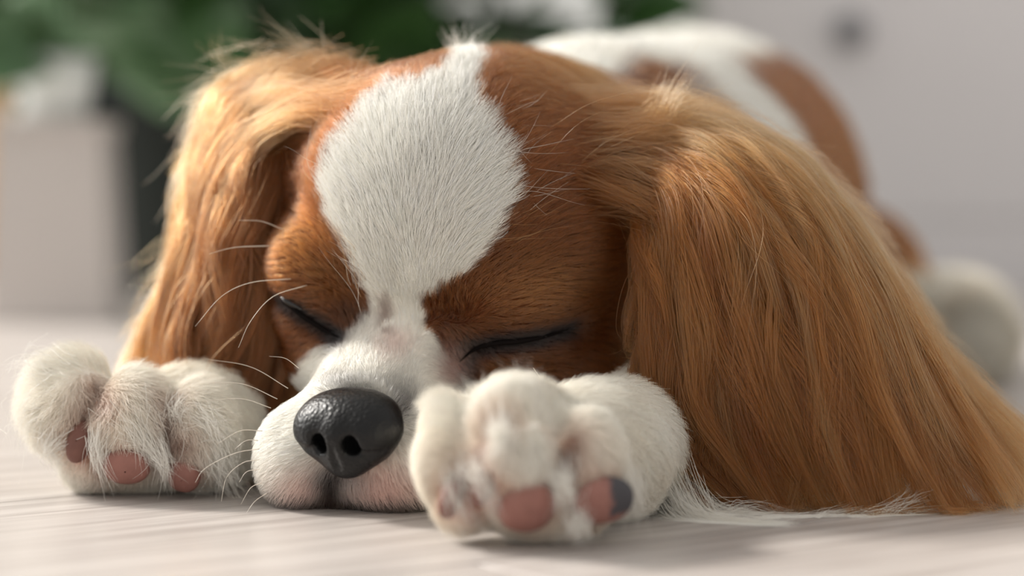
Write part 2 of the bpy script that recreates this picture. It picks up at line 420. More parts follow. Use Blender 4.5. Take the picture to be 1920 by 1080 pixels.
def plant(root, z0, n, spread, zlo, zhi, seed, size=1.0, lean=0.0, xmin=-99):
    g = np.random.default_rng(seed)
    for i in range(n):
        a = g.random() * 2 * math.pi if g.random() < 0.6 or lean == 0 else g.normal(-math.pi / 2, 0.6); rr = spread * math.sqrt(g.random()); z = zlo + (zhi - zlo) * g.random()
        tip = np.array([rr * math.cos(a) * 1.15 + lean, 0.6 * rr * math.sin(a), z]); tip[0] = max(tip[0], xmin + 3 * g.random())
        pts = [np.array([0.12 * tip[0], 0.12 * tip[1], 0]), np.array([0.45 * tip[0], 0.45 * tip[1], z * 0.55]), tip]
        t = np.linspace(0, 1, 7)[:, None]; cur = (1 - t) ** 2 * pts[0] + 2 * t * (1 - t) * pts[1] + t * t * pts[2] + np.array([0, 0, z0])
        sv, sf = tube(cur, 0.22, 0.12, 5); s = link('stem', mesh_of('stem', sv, sf), root, M_STEM)
        lf = bpy.data.objects.new('leaf', leaf_meshes[int(g.integers(4))]); COL.objects.link(lf); lf.parent = root
        lf.location = tuple((tip + np.array([0, 0, z0])) * CM); lf.rotation_euler = (g.normal(0.5, 0.5), g.normal(0, 0.5), a - math.pi / 2 + g.normal(0, 0.4)); k = size * g.uniform(0.8, 1.2); lf.scale = (k, k, k)
    return root
plant(pot, 16.4, 190, 21, -3.5, 24, 3, 0.9, 9.0, -8.5)
small = link('potted_plant', None, label='small leafy plant in a white cup on the pale grey stand', category='plant'); small.location = (st[0] * CM, 0.92, 0.14)
cv_, cf_ = lathe([(0.01, 0), (2.2, 0), (2.9, 4.4), (2.7, 4.4), (2.5, 3.8), (0.01, 3.8)], 28); part('pot_body', mesh_of('pot_body', cv_, cf_), small, M_WALL)
plant(small, 3.7, 26, 5.5, 0.5, 11, 8, 0.6)

# ------------------------------------------------------------------ the dog: one continuous body
R2 = lambda px, py, y, r, k=0.8, rot=None: ell(P(px, py, y), r, k, rot)
HEAD = [
    R2(885, 395, 8.5, (5.9, 6.8, 5.5)),
    R2(800, 385, 5.4, (3.9, 3.9, 4.2), 1.6),
    R2(1010, 500, 6.6, (3.5, 3.9, 3.2), 1.6),
    R2(945, 570, 3.6, (2.5, 1.9, 1.35), 1.0),
    R2(1040, 690, 6.2, (2.8, 3.0, 2.4), 1.4),
    R2(595, 500, 5.4, (1.75, 2.1, 1.7), 1.0),
    R2(655, 300, 10.0, (2.0, 3.2, 3.2), 1.6), R2(600, 400, 8.6, (1.5, 2.6, 2.2), 1.4),
    R2(625, 640, 6.4, (1.8, 2.4, 2.0), 1.2),
    cap(P(760, 680, 5.6), P(672, 800, 1.4), 2.5, 2.0, 1.2),
    R2(572, 855, 1.5, (1.5, 1.9, 1.75), 0.9),
    R2(742, 868, 1.0, (1.95, 2.2, 1.75), 0.9),
    R2(650, 922, 1.6, (1.5, 1.3, 0.75), 0.5),
    cap(P(800, 840, 8), P(700, 850, 3), 2.3, 2.2, 1.2),                     # jaw
    R2(860, 640, 9, (5.0, 5.5, 4.0), 1.5),
]
HEAD += [R2(965, 640, 3.5, (1.7, 1.3, 0.95), 0.7), R2(572, 592, 5.3, (1.0, 1.1, 0.8), 0.6)]       # the closed eyes bulge
def meet(prims, px, py, y0=-12.0, y1=30.0):
    yy = np.linspace(y0, y1, 420); X = np.array([P(px, py, y) for y in yy]); d = sdf(prims, X); i = np.argmax(d < 0)
    if d[i] >= 0: return X[np.argmin(d)]
    t = d[i - 1] / (d[i - 1] - d[i]); return X[i - 1] + t * (X[i] - X[i - 1])
EYE_R = [meet(HEAD, *q) for q in ((862, 680), (890, 656), (930, 645), (980, 640), (1030, 630), (1075, 616))]
EYE_L = [meet(HEAD, *q) for q in ((520, 562), (548, 580), (580, 602), (610, 620), (634, 632))]
BODY = [
    cap(P(950, 420, 14), (2.5, 25, 8.5), 6.2, 7.0, 2.0),                    # neck
    cap((4.2, 26, 8.6), (9.2, 47, 9.2), 7.6, 8.6, 2.0),                     # trunk
    ell((15.8, 53, 4.7), (6.0, 8.5, 4.8), 2.0), ell((1, 55, 5.6), (5.5, 8.5, 5.6), 2.0),
    cap((23.4, 45.5, 2.1), (23.6, 55, 2.4), 2.0, 2.2, 1.2), cap((23.6, 55, 2.4), (18, 56, 3.5), 2.2, 3.2, 1.5), cap((-4, 46, 2.1), (-3.6, 56, 2.3), 2.0, 2.1, 1.0),
    cap((8, 60, 5.5), (5.5, 72, 1.6), 2.0, 1.0, 1.5),                       # tail
    ell((9, 16, 5.8), (4.2, 6, 5.2), 2.0), ell((-5.5, 17, 5.8), (4.2, 6, 5.2), 2.0),
]
LEGS = [
    cap((8.2, 13, 3.6), P(1228, 812, 4.5), 2.6, 2.1, 1.2),
    cap(P(1225, 815, 4.5), P(1120, 850, -1.5), 2.05, 2.0, 0.8),
    cap(P(1120, 850, -1.5), P(1000, 868, -5.2), 2.0, 1.95, 0.6),
    R2(850, 850, -5.9, (1.15, 1.6, 1.6), 0.35), R2(952, 855, -6.8, (1.3, 1.7, 1.75), 0.35),
    R2(1090, 880, -6.0, (1.2, 1.7, 1.75), 0.35), R2(872, 935, -6.4, (0.9, 1.2, 0.9), 0.3),
    R2(965, 775, -5.2, (1.3, 1.5, 0.8), 0.5), R2(1010, 945, -6.2, (1.8, 1.4, 1.0), 0.4),
    cap((-6.0, 15, 4.2), (-10.2, 12.5, 2.8), 2.7, 2.2, 1.2),
    cap((-10.2, 12.5, 2.8), P(370, 805, 6.0), 2.2, 2.1, 0.8),
    cap(P(370, 805, 6.0), P(290, 815, 5.2), 2.1, 1.9, 0.6),
    R2(140, 765, 4.4, (1.5, 1.8, 1.75), 0.4), R2(248, 795, 3.7, (1.3, 1.9, 1.75), 0.35),
    R2(368, 815, 4.0, (1.3, 1.8, 1.8), 0.35), R2(178, 845, 3.9, (1.0, 1.3, 1.15), 0.3), R2(250, 860, 4.6, (2.4, 1.6, 1.1), 0.5),
]
CUTS = [cut(cap(EYE_R[i], EYE_R[i + 1], 0.13, 0.13, 0.3)) for i in range(5)] + [cut(cap(EYE_L[i], EYE_L[i + 1], 0.14, 0.14, 0.25)) for i in range(4)]
CUTS += [cut(cap(P(612, 895, -1.1), P(622, 965, -0.2), 0.12, 0.1, 0.4)), cut(cap(P(742, 470, 1.4), P(728, 600, 2.6), 0.12, 0.15, 0.6)),
         cut(cap(P(1075, 800, -7.6), P(1060, 985, -7.6), 0.16, 0.16, 0.3)), cut(cap(P(905, 850, -8.1), P(925, 985, -8.0), 0.16, 0.16, 0.3)),
         cut(cap(P(315, 770, 2.4), P(322, 910, 2.4), 0.16, 0.16, 0.3)), cut(cap(P(165, 790, 2.4), P(190, 890, 2.6), 0.2, 0.2, 0.3)),
         cut(cap(P(662, 810, -3.2), P(668, 800, 0.2), 1.2, 1.2, 0.3))]
DOG = BODY + HEAD + LEGS + CUTS

xs = grid((-18, -17, 0.25), (-17, 9, 0.14), (9, 29, 0.5)); ys = grid((-10, 14, 0.14), (14, 76, 0.5)); zs = grid((-0.3, 17, 0.14), (17, 22, 0.4))
V, Q = surface(DOG, xs, ys, zs)
V = smooth_mesh(V, Q, 2)
V[:, 2] = np.maximum(V[:, 2], 0.04)
NV = normals_of(V, Q)

def hit(px, py, y0=-12.0, y1=30.0):
    """where the line of sight through a pixel first meets the dog's skin (used to place features on it)"""
    yy = np.linspace(y0, y1, 420); X = np.array([P(px, py, y) for y in yy]); d = sdf(DOG, X)
    i = np.argmax(d < 0)
    if d[i] >= 0: return X[np.argmin(d)]
    t = d[i - 1] / (d[i - 1] - d[i]); return X[i - 1] + t * (X[i] - X[i - 1])

def skin_normal(p):
    e = 0.05; g = [sdf(DOG, p + np.eye(3)[i] * e) - sdf(DOG, p - np.eye(3)[i] * e) for i in range(3)]
    return norm(np.array(g))

# ---- coat colours
WHITE, CREAM = lin(252, 249, 241), lin(244, 232, 213)
BROWN, DARK, GOLD, BLOND = lin(106, 53, 22), lin(52, 28, 14), lin(156, 92, 44), lin(206, 164, 110)
BLACK, PINK, TAN = lin(30, 26, 26), lin(226, 176, 164), lin(196, 148, 108)

def poly_d(poly, q):
    """signed distance to a closed outline, negative inside (cm)"""
    d = np.full(len(q), 1e9); ins = np.zeros(len(q), bool); n = len(poly)
    for i in range(n):
        a, b_ = poly[i], poly[(i + 1) % n]; e_ = b_ - a; w = q - a
        t = np.clip((w @ e_) / (e_ @ e_), 0, 1); d = np.minimum(d, np.linalg.norm(w - t[:, None] * e_, axis=1))
        c1 = (a[1] > q[:, 1]) != (b_[1] > q[:, 1])
        xi = a[0] + (q[:, 1] - a[1]) / (np.where(abs(e_[1]) < 1e-9, 1e-9, e_[1])) * e_[0]
        ins ^= c1 & (q[:, 0] < xi)
    return np.where(ins, -d, d)

def front(pts):
    """outline in front elevation (x, z) of the head, from points on its skin"""
    return np.array([hit(*p)[[0, 2]] for p in pts])
BLAZE = front([(850, 95), (845, 125), (800, 150), (735, 158), (680, 200), (632, 270), (603, 340), (618, 400), (648, 455), (680, 520), (690, 585), (640, 625),
               (575, 670), (535, 740)]) 
BLAZE = np.concatenate([BLAZE, np.array([[-12.0, 7.2], [-9.0, 5.0], [-9.5, -1], [0.6, -1]]), front([(840, 800), (905, 740), (872, 700), (835, 655), (800, 610), (792, 560), (830, 525), (880, 498), (935, 440), (968, 370),
               (965, 300), (935, 230), (900, 200), (893, 150), (905, 115), (900, 95)])])
BLAZE = np.array([b_ for b_ in BLAZE])

def blob(q, px, py, rx, ry):
    c = hit(px, py); s = 58.0
    e_ = ((q[:, 0] - c[0]) / (rx / s)) ** 2 + ((q[:, 2] - c[2]) / (ry / s)) ** 2 + ((q[:, 1] - c[1]) / 3.0) ** 2
    return np.exp(-e_)

def seg_d(q, pts):
    d = np.full(len(q), 1e9)
    for a, b_ in zip(pts[:-1], pts[1:]):
        e_ = b_ - a; t = np.clip(((q - a) @ e_) / (e_ @ e_), 0, 1); d = np.minimum(d, np.linalg.norm(q - a - t[:, None] * e_, axis=1))
    return d

CREASES = [[hit(*p) for p in l] for l in (((1078, 830), (1072, 870), (1062, 910)), ((905, 850), (912, 890), (925, 950)), ((862, 895), (870, 930), (890, 975)), ((925, 800), (915, 850)),
                                          ((318, 775), (321, 820), (324, 880)), ((160, 785), (172, 830), (192, 885)), ((185, 745), (202, 775)), ((330, 835), (345, 845)))]
HEADC = P(860, 480, 6)
def mixc(c, col, w): return c + (col - c) * np.clip(w, 0, 1)[:, None]

def coat(q):
    """albedo and whiteness at points of the skin"""
    n1, n2 = noise(q, 0.35), noise(q, 1.6, 3.3)
    head = (q[:, 1] < 15.5) & (np.linalg.norm((q - HEADC) * np.array([1, 0.6, 1]), axis=1) < 10.5)
    d = poly_d(BLAZE, q[:, [0, 2]]) + (n1 - 0.5) * 0.35
    w = np.where(head & (q[:, 1] < 13), 1 - sstep(-0.12, 0.12, d), 0.0)
    # legs and paws are white, neck brown on this side, back white with a brown flank patch
    legs = np.min([prim_d(p, q) for p in LEGS], 0) - np.min([prim_d(p, q) for p in HEAD], 0)
    leg = (legs < 0) & (q[:, 2] < 5.2)
    w = np.where(leg, 1.0, w)
    back = (~head) & (~leg)
    bx = q[:, 0] - (4.2 + (q[:, 1] - 26) * 0.24)                          # across the trunk
    patch = sstep(4.0, 4.8, bx + (n2 - 0.5) * 1.6) * sstep(31, 33, q[:, 1] + (n2 - 0.5) * 3) * sstep(58, 55, q[:, 1]) * sstep(-1, 2, q[:, 2])
    neck = (1 - sstep(22.0, 24.0, q[:, 1] + (n2 - 0.5) * 3)) * sstep(1.0, 2.2, bx + (n2 - 0.5))
    foot = (q[:, 0] > 20) & (q[:, 2] < 5.5)
    wb = 1 - np.maximum(patch, neck); wb = np.where(foot, 1.0, wb)
    w = np.where(back, wb, w)
    br = BROWN[None] * (0.86 + 0.28 * n2)[:, None]
    br = mixc(br, GOLD[None], 0.6 * blob(q, 570, 480, 60, 60) + 0.55 * blob(q, 1010, 545, 110, 60) + 0.4 * blob(q, 1100, 150, 200, 60))  # gold patches; on the brows they put the lit coat into the colour
    c = br * (1 - w[:, None]) + WHITE[None] * w[:, None]
    hd = head.astype(float) * (~leg)
    c = mixc(c, DARK[None], hd * (0.85 * np.exp(-(seg_d(q, EYE_R) / 0.8) ** 2) + 0.8 * np.exp(-(seg_d(q, EYE_L) / 0.6) ** 2)))
    c = mixc(c, BLACK[None], hd * (1.0 * np.exp(-(seg_d(q, EYE_R) / 0.42) ** 4) + np.exp(-(seg_d(q, EYE_L) / 0.36) ** 4) + 0.95 * blob(q, 878, 700, 22, 40) + 0.8 * blob(q, 625, 640, 26, 22)))
    c = mixc(c, DARK[None], hd * 0.75 * (blob(q, 655, 580, 38, 30) + 0.5 * blob(q, 850, 580, 40, 40)))
    c = mixc(c, lin(120, 84, 70)[None], hd * 0.7 * (n1 > 0.45) * blob(q, 722, 585, 17, 42))
    c = mixc(c, PINK[None], hd * (0.75 * blob(q, 720, 925, 90, 60) + 0.6 * blob(q, 570, 930, 60, 50) + 0.35 * blob(q, 740, 640, 40, 30) + 0.5 * blob(q, 850, 690, 30, 40)))
    c = mixc(c, lin(52, 46, 44)[None], hd * (1.0 * blob(q, 615, 908, 32, 34) + 0.6 * blob(q, 660, 905, 40, 22) + 0.7 * blob(q, 622, 945, 24, 22) + 0.75 * blob(q, 645, 716, 70, 18) + 0.95 * blob(q, 752, 765, 36, 50)))
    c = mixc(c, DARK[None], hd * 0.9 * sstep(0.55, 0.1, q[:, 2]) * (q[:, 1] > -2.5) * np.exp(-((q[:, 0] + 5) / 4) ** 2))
    c = mixc(c, CREAM[None], leg * (0.25 + 0.5 * (n2 - 0.3)))
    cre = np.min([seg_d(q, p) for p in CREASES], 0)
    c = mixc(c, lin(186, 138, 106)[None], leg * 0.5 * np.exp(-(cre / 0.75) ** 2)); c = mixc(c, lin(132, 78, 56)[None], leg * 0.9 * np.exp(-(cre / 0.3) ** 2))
    return c, w, head, leg

# paw pads: (pixel, half width, half height, tilt, colours)
PADS = [(238, 870, 0.80, 0.66, 0.0, 0), (347, 888, 0.56, 0.6, 0.2, 0), (152, 828, 0.42, 0.75, 0.25, 1),
        (985, 945, 0.86, 0.82, 0.1, 0), (1128, 935, 0.95, 0.72, -0.1, 2), (908, 905, 0.3, 0.75, 0.35, 1), (848, 935, 0.32, 0.62, 0.3, 1)]
PADP = []
for (px, py, a_, b_, rot, kind) in PADS:
    p = hit(px, py); n_ = norm(skin_normal(p) + np.array([0, -0.8, 0])); PADP.append((p, n_, a_, b_, rot, kind))

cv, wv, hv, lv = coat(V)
for (p, n_, a_, b_, rot, kind) in PADP:
    cv = mixc(cv, lin(176, 110, 92)[None], 1.1 * np.exp(-(np.linalg.norm(V - p, axis=1) / (1.15 * max(a_, b_))) ** 4))
dm = mesh_of('dog', V, Q); set_colors(dm, cv * np.where(wv > 0.5, 0.97, 0.55)[:, None])  # skin under brown fur darkened, shade of the gaps put into its colour
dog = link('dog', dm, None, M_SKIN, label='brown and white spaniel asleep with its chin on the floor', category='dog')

# ---- nose
nf = norm(np.array([-0.40, -0.89, -0.20])); nr = norm(np.array([0.91, -0.41, -0.02])); nr = norm(nr - nf * (nr @ nf)); nu = np.cross(nf, nr)
if nu[2] < 0: nu = -nu
N0 = P(655, 804, -1.25); NR = np.array([nr, nf, nu])
def NL(a_, b_, c_): return N0 + nr * a_ + nf * b_ + nu * c_
NOSE = [ell(NL(0, 0, 0.12), (1.86, 1.1, 1.0), 0.3, NR), ell(NL(0, -0.35, 0.45), (1.55, 1.1, 0.75), 0.4, NR),
        ell(NL(0.88, 0.25, -0.08), (0.86, 0.8, 0.78), 0.35, NR), ell(NL(-0.88, 0.25, -0.08), (0.86, 0.8, 0.78), 0.35, NR),
        ell(NL(0, 0.55, -0.15), (0.5, 0.68, 0.75), 0.4, NR), ell(NL(0, 0.32, -0.85), (0.75, 0.62, 0.68), 0.4, NR), ell(NL(0, 0.12, -0.55), (1.3, 0.7, 0.72), 0.4, NR)]
for s in (-1, 1):
    NOSE += [cut(ell(NL(0.56 * s, 1.15, -0.22), (0.28, 0.8, 0.34), 0.18, NR)),
             cut(cap(NL(0.62 * s, 1.05, -0.36), NL(1.05 * s, 0.95, -0.52), 0.15, 0.09, 0.16)), cut(cap(NL(1.05 * s, 0.98, -0.52), NL(1.5 * s, 0.7, -0.46), 0.08, 0.07, 0.22))]
NOSE += [cut(cap(NL(0, 1.28, -0.2), NL(0, 1.08, -0.9), 0.05, 0.07, 0.22)), cut(cap(NL(0, 1.08, -0.9), NL(0, 0.85, -1.6), 0.05, 0.06, 0.2))]
g_ = lambda c: np.arange(c - 2.6, c + 2.6, 0.05)
nv_, nq_ = surface(NOSE, g_(N0[0]), g_(N0[1]), g_(N0[2])); nv_ = smooth_mesh(nv_, nq_, 2)
link('nose', mesh_of('nose', nv_, nq_), dog, M_NOSE, label='black leathery nose')

# ---- closed eyes: a dark lid line in each crease, a wet sliver in the far one
def spline(pts, n):
    pts = np.asarray(pts, float); p = np.vstack([2 * pts[0] - pts[1], pts, 2 * pts[-1] - pts[-2]]); out = []
    for t in np.linspace(0, len(pts) - 1, n):
        i = min(int(t), len(pts) - 2); f = t - i; a_, b_, c_, d_ = p[i:i + 4]
        out.append(0.5 * ((2 * b_) + (-a_ + c_) * f + (2 * a_ - 5 * b_ + 4 * c_ - d_) * f * f + (-a_ + 3 * b_ - 3 * c_ + d_) * f ** 3))
    return np.array(out)
def lens_tube(pts, r, seg=8):
    v, f = tube(pts, 1, 1, seg); n = len(pts); v = v.reshape(n, seg, 3)
    k = np.sin(np.linspace(0.12, math.pi - 0.12, n))[:, None, None]
    return (np.asarray(pts)[:, None] + (v - np.asarray(pts)[:, None]) * r * k).reshape(-1, 3), f
def on_skin(pts, sink):
    out = []
    for p in pts:
        d = sdf(HEAD, p); g = np.array([sdf(HEAD, p + np.eye(3)[i] * 0.05) - sdf(HEAD, p - np.eye(3)[i] * 0.05) for i in range(3)]); out.append(p - norm(g) * (d + sink))
    return np.array(out)
for nm, pts, r in (('eyelid', EYE_R, 0.10), ('eyelid', EYE_L, 0.10)):
    v, f = lens_tube(on_skin(spline(pts, 16), 0.07), r); link(nm, mesh_of(nm, v, f), dog, M_LID, label='dark closed eyelid')
v, f = lens_tube(on_skin(spline([P(520, 556, 4.3), P(540, 568, 4.0), P(566, 583, 3.8)], 10), -0.02), 0.12); link('eye', mesh_of('eye', v, f), dog, M_EYE, label='dark wet sliver of half-open eye')

# ---- paw pads
for (p, n_, a_, b_, rot, kind) in PADP:
    v, f = lathe([(0.001, -0.5)] + [(math.sin(t), -math.cos(t)) for t in np.linspace(0.4, math.pi - 0.03, 12)], 24)
    v = np.sign(v) * np.abs(v) ** 0.92
    up_ = np.array([math.sin(rot), 0, math.cos(rot)]); up_ = norm(up_ - n_ * (up_ @ n_)); rt = np.cross(up_, n_)
    w = p + v[:, :1] * rt * a_ + v[:, 1:2] * up_ * b_ + v[:, 2:] * n_ * 0.34 + 0.16 * n_
    c = np.tile(lin(152, 106, 96) if kind != 1 else lin(116, 78, 68), (len(w), 1)) * (0.9 + 0.2 * noise(w, 0.2))[:, None]
    if kind == 2:
        s = np.sign(rt[0]); edge = 0.10 + 0.12 * (noise(w, 0.25) - 0.5)
        c = mixc(c, lin(72, 70, 74)[None], sstep(-0.04, 0.04, v[:, 0] * s - edge) * (v[:, 1] > -0.62))
    m = mesh_of('paw_pad', w, f); set_colors(m, c); link('paw_pad', m, dog, M_PAD, label=('pink and slate-grey paw pad', 'pink paw pad')[kind != 2])

# ---- whiskers
WH = [[(545, 523, 3.4), (470, 530, 2.4), (415, 556, 2.0), (366, 612, 2.0)], [(575, 535, 3.2), (512, 556, 2.0), (470, 602, 1.5), (447, 652, 1.4)],
      [(505, 461, 4.0), (440, 464, 3.4), (392, 476, 3.2)], [(530, 430, 4.2), (490, 415, 3.8), (448, 413, 3.6)],
      [(540, 728, 0.2), (470, 688, -0.6), (385, 673, -1.5)], [(520, 748, 0), (455, 720, -0.4), (380, 717, -0.8)], [(508, 765, 0), (455, 748, -0.2), (395, 750, -0.4)],
      [(492, 808, 0), (450, 808, -0.3), (408, 832, -0.4)], [(486, 842, 0), (440, 850, -0.4), (385, 878, -0.8), (366, 905, -1.0)], [(484, 826, 0), (462, 826, -0.2), (440, 842, -0.2)],
      [(486, 880, 0), (462, 885, -0.2), (448, 905, -0.3)], [(492, 905, 0), (470, 915, -0.3), (452, 945, -0.4)], [(500, 925, 0), (478, 940, -0.5), (462, 962, -0.7)],
      [(486, 862, 0), (455, 868, -0.3), (425, 895, -0.4), (415, 940, -0.6)],
      [(1060, 762, 1.5), (1020, 757, 0.8), (985, 756, 0.3)], [(560, 690, 0.6), (535, 672, 0.2), (505, 668, 0)], [(1000, 690, 1.6), (1018, 720, 0.9), (1018, 752, 0.6)]]
for w in WH:
    v, f = tube(spline([P(*q) for q in w], 16), 0.014, 0.004, 5); link('whisker', mesh_of('whisker', v, f), dog, M_WHISK)

# ------------------------------------------------------------------ ears
def loft(guides, nu_=40, nv__=40):
    g = np.array([spline([P(*q) for q in gd], nv__) for gd in guides])                # [G, nv, 3]
    return np.array([spline(g[:, j], nu_) for j in range(nv__)]).transpose(1, 0, 2)    # [nu, nv, 3]
def sample(S, u, v):
    a_ = np.clip(u, 0, 1) * (S.shape[0] - 1); b_ = np.clip(v, 0, 1) * (S.shape[1] - 1)
    i = np.minimum(a_.astype(int), S.shape[0] - 2); j = np.minimum(b_.astype(int), S.shape[1] - 2); f = (a_ - i)[..., None]; g = (b_ - j)[..., None]
    return (S[i, j] * (1 - f) + S[i + 1, j] * f) * (1 - g) + (S[i, j + 1] * (1 - f) + S[i + 1, j + 1] * f) * g

EAR_NEAR = [[(1172, 392, 7.4), (1205, 400, 4.2), (1228, 480, 3.2), (1232, 600, 2.8), (1240, 700, 2.8), (1268, 830, 2.6), (1330, 945, 1.2)],
            [(1165, 345, 7.4), (1212, 352, 5.0), (1252, 400, 3.0), (1285, 500, 2.1), (1308, 650, 1.6), (1342, 800, 1.2), (1430, 955, 0.5)],
            [(1158, 300, 7.6), (1218, 296, 5.6), (1295, 340, 3.4), (1370, 455, 2.0), (1422, 620, 1.2), (1470, 800, 0.6), (1540, 962, 0.2)],
            [(1172, 260, 8.8), (1228, 254, 6.2), (1335, 300, 4.2), (1450, 425, 2.8), (1535, 600, 1.7), (1605, 790, 0.8), (1690, 965, 0.0)],
            [(1185, 228, 9.4), (1240, 216, 7.0), (1370, 262, 5.6), (1510, 392, 4.2), (1620, 570, 2.9), (1722, 765, 1.5), (1840, 958, 0.2)],
            [(1192, 218, 10.2), (1248, 200, 8.0), (1385, 255, 7.2), (1525, 372, 6.2), (1632, 525, 5.0), (1745, 705, 3.6), (1900, 900, 2.2)],
            [(1205, 205, 11.4), (1262, 192, 9.2), (1400, 262, 9.0), (1545, 375, 8.6), (1645, 505, 8.0), (1760, 670, 7.0), (1950, 850, 6.0)]]
EAR_FAR = [[(720, 130, 13.5), (640, 215, 10.1), (600, 320, 9.1), (575, 430, 8.3), (555, 560, 7.7), (540, 700, 7.3), (500, 810, 7.3)],
           [(650, 116, 13.2), (550, 205, 9.1), (490, 320, 6.7), (470, 440, 6.3), (455, 570, 6.3), (440, 690, 6.7), (420, 790, 7.1)],
           [(565, 115, 12.2), (470, 190, 8.7), (430, 310, 7.9), (420, 440, 7.5), (400, 560, 7.4), (365, 680, 7.5), (345, 770, 7.7)],
           [(530, 112, 13.0), (425, 180, 10.3), (390, 300, 9.7), (385, 430, 9.3), (350, 555, 9.1), (300, 660, 8.9), (270, 740, 8.7)],
           [(500, 118, 14.0), (400, 185, 11.9), (368, 300, 11.5), (358, 420, 11.3), (320, 545, 11.1), (262, 650, 10.7), (225, 720, 10.5)]]

def ear_colour(u, v, gen, near):
    n = len(u)
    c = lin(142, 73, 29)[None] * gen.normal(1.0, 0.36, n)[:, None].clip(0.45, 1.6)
    if near:
        bl = 0.85 * np.exp(-((v - 0.36) / 0.15) ** 2) * sstep(0.25, 0.75, u) + 0.4 * np.exp(-((v - 0.5) / 0.3) ** 2) * sstep(0.3, 0.9, u) + 0.6 * gen.random(n) ** 2.5  # sunlit top of the near ear coloured in as blond, plus random blond locks
        dk = 0.5 * sstep(0.72, 1.0, v) + 0.35 * sstep(0.25, 0.0, u)  # darker front edge; shade on the bottom ends put into the colour
    else:
        bl = 0.85 * sstep(0.62, 1.0, u) + 0.3 * (gen.random(n) < 0.25)  # sunlit outer edge of the far ear put into the colour, plus random locks
        dk = 0.85 * sstep(0.95, 0.35, u)  # shaded inner side next to the face painted into the hair colour
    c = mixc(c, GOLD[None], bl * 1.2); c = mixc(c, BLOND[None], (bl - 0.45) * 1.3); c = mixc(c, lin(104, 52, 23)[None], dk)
    return c

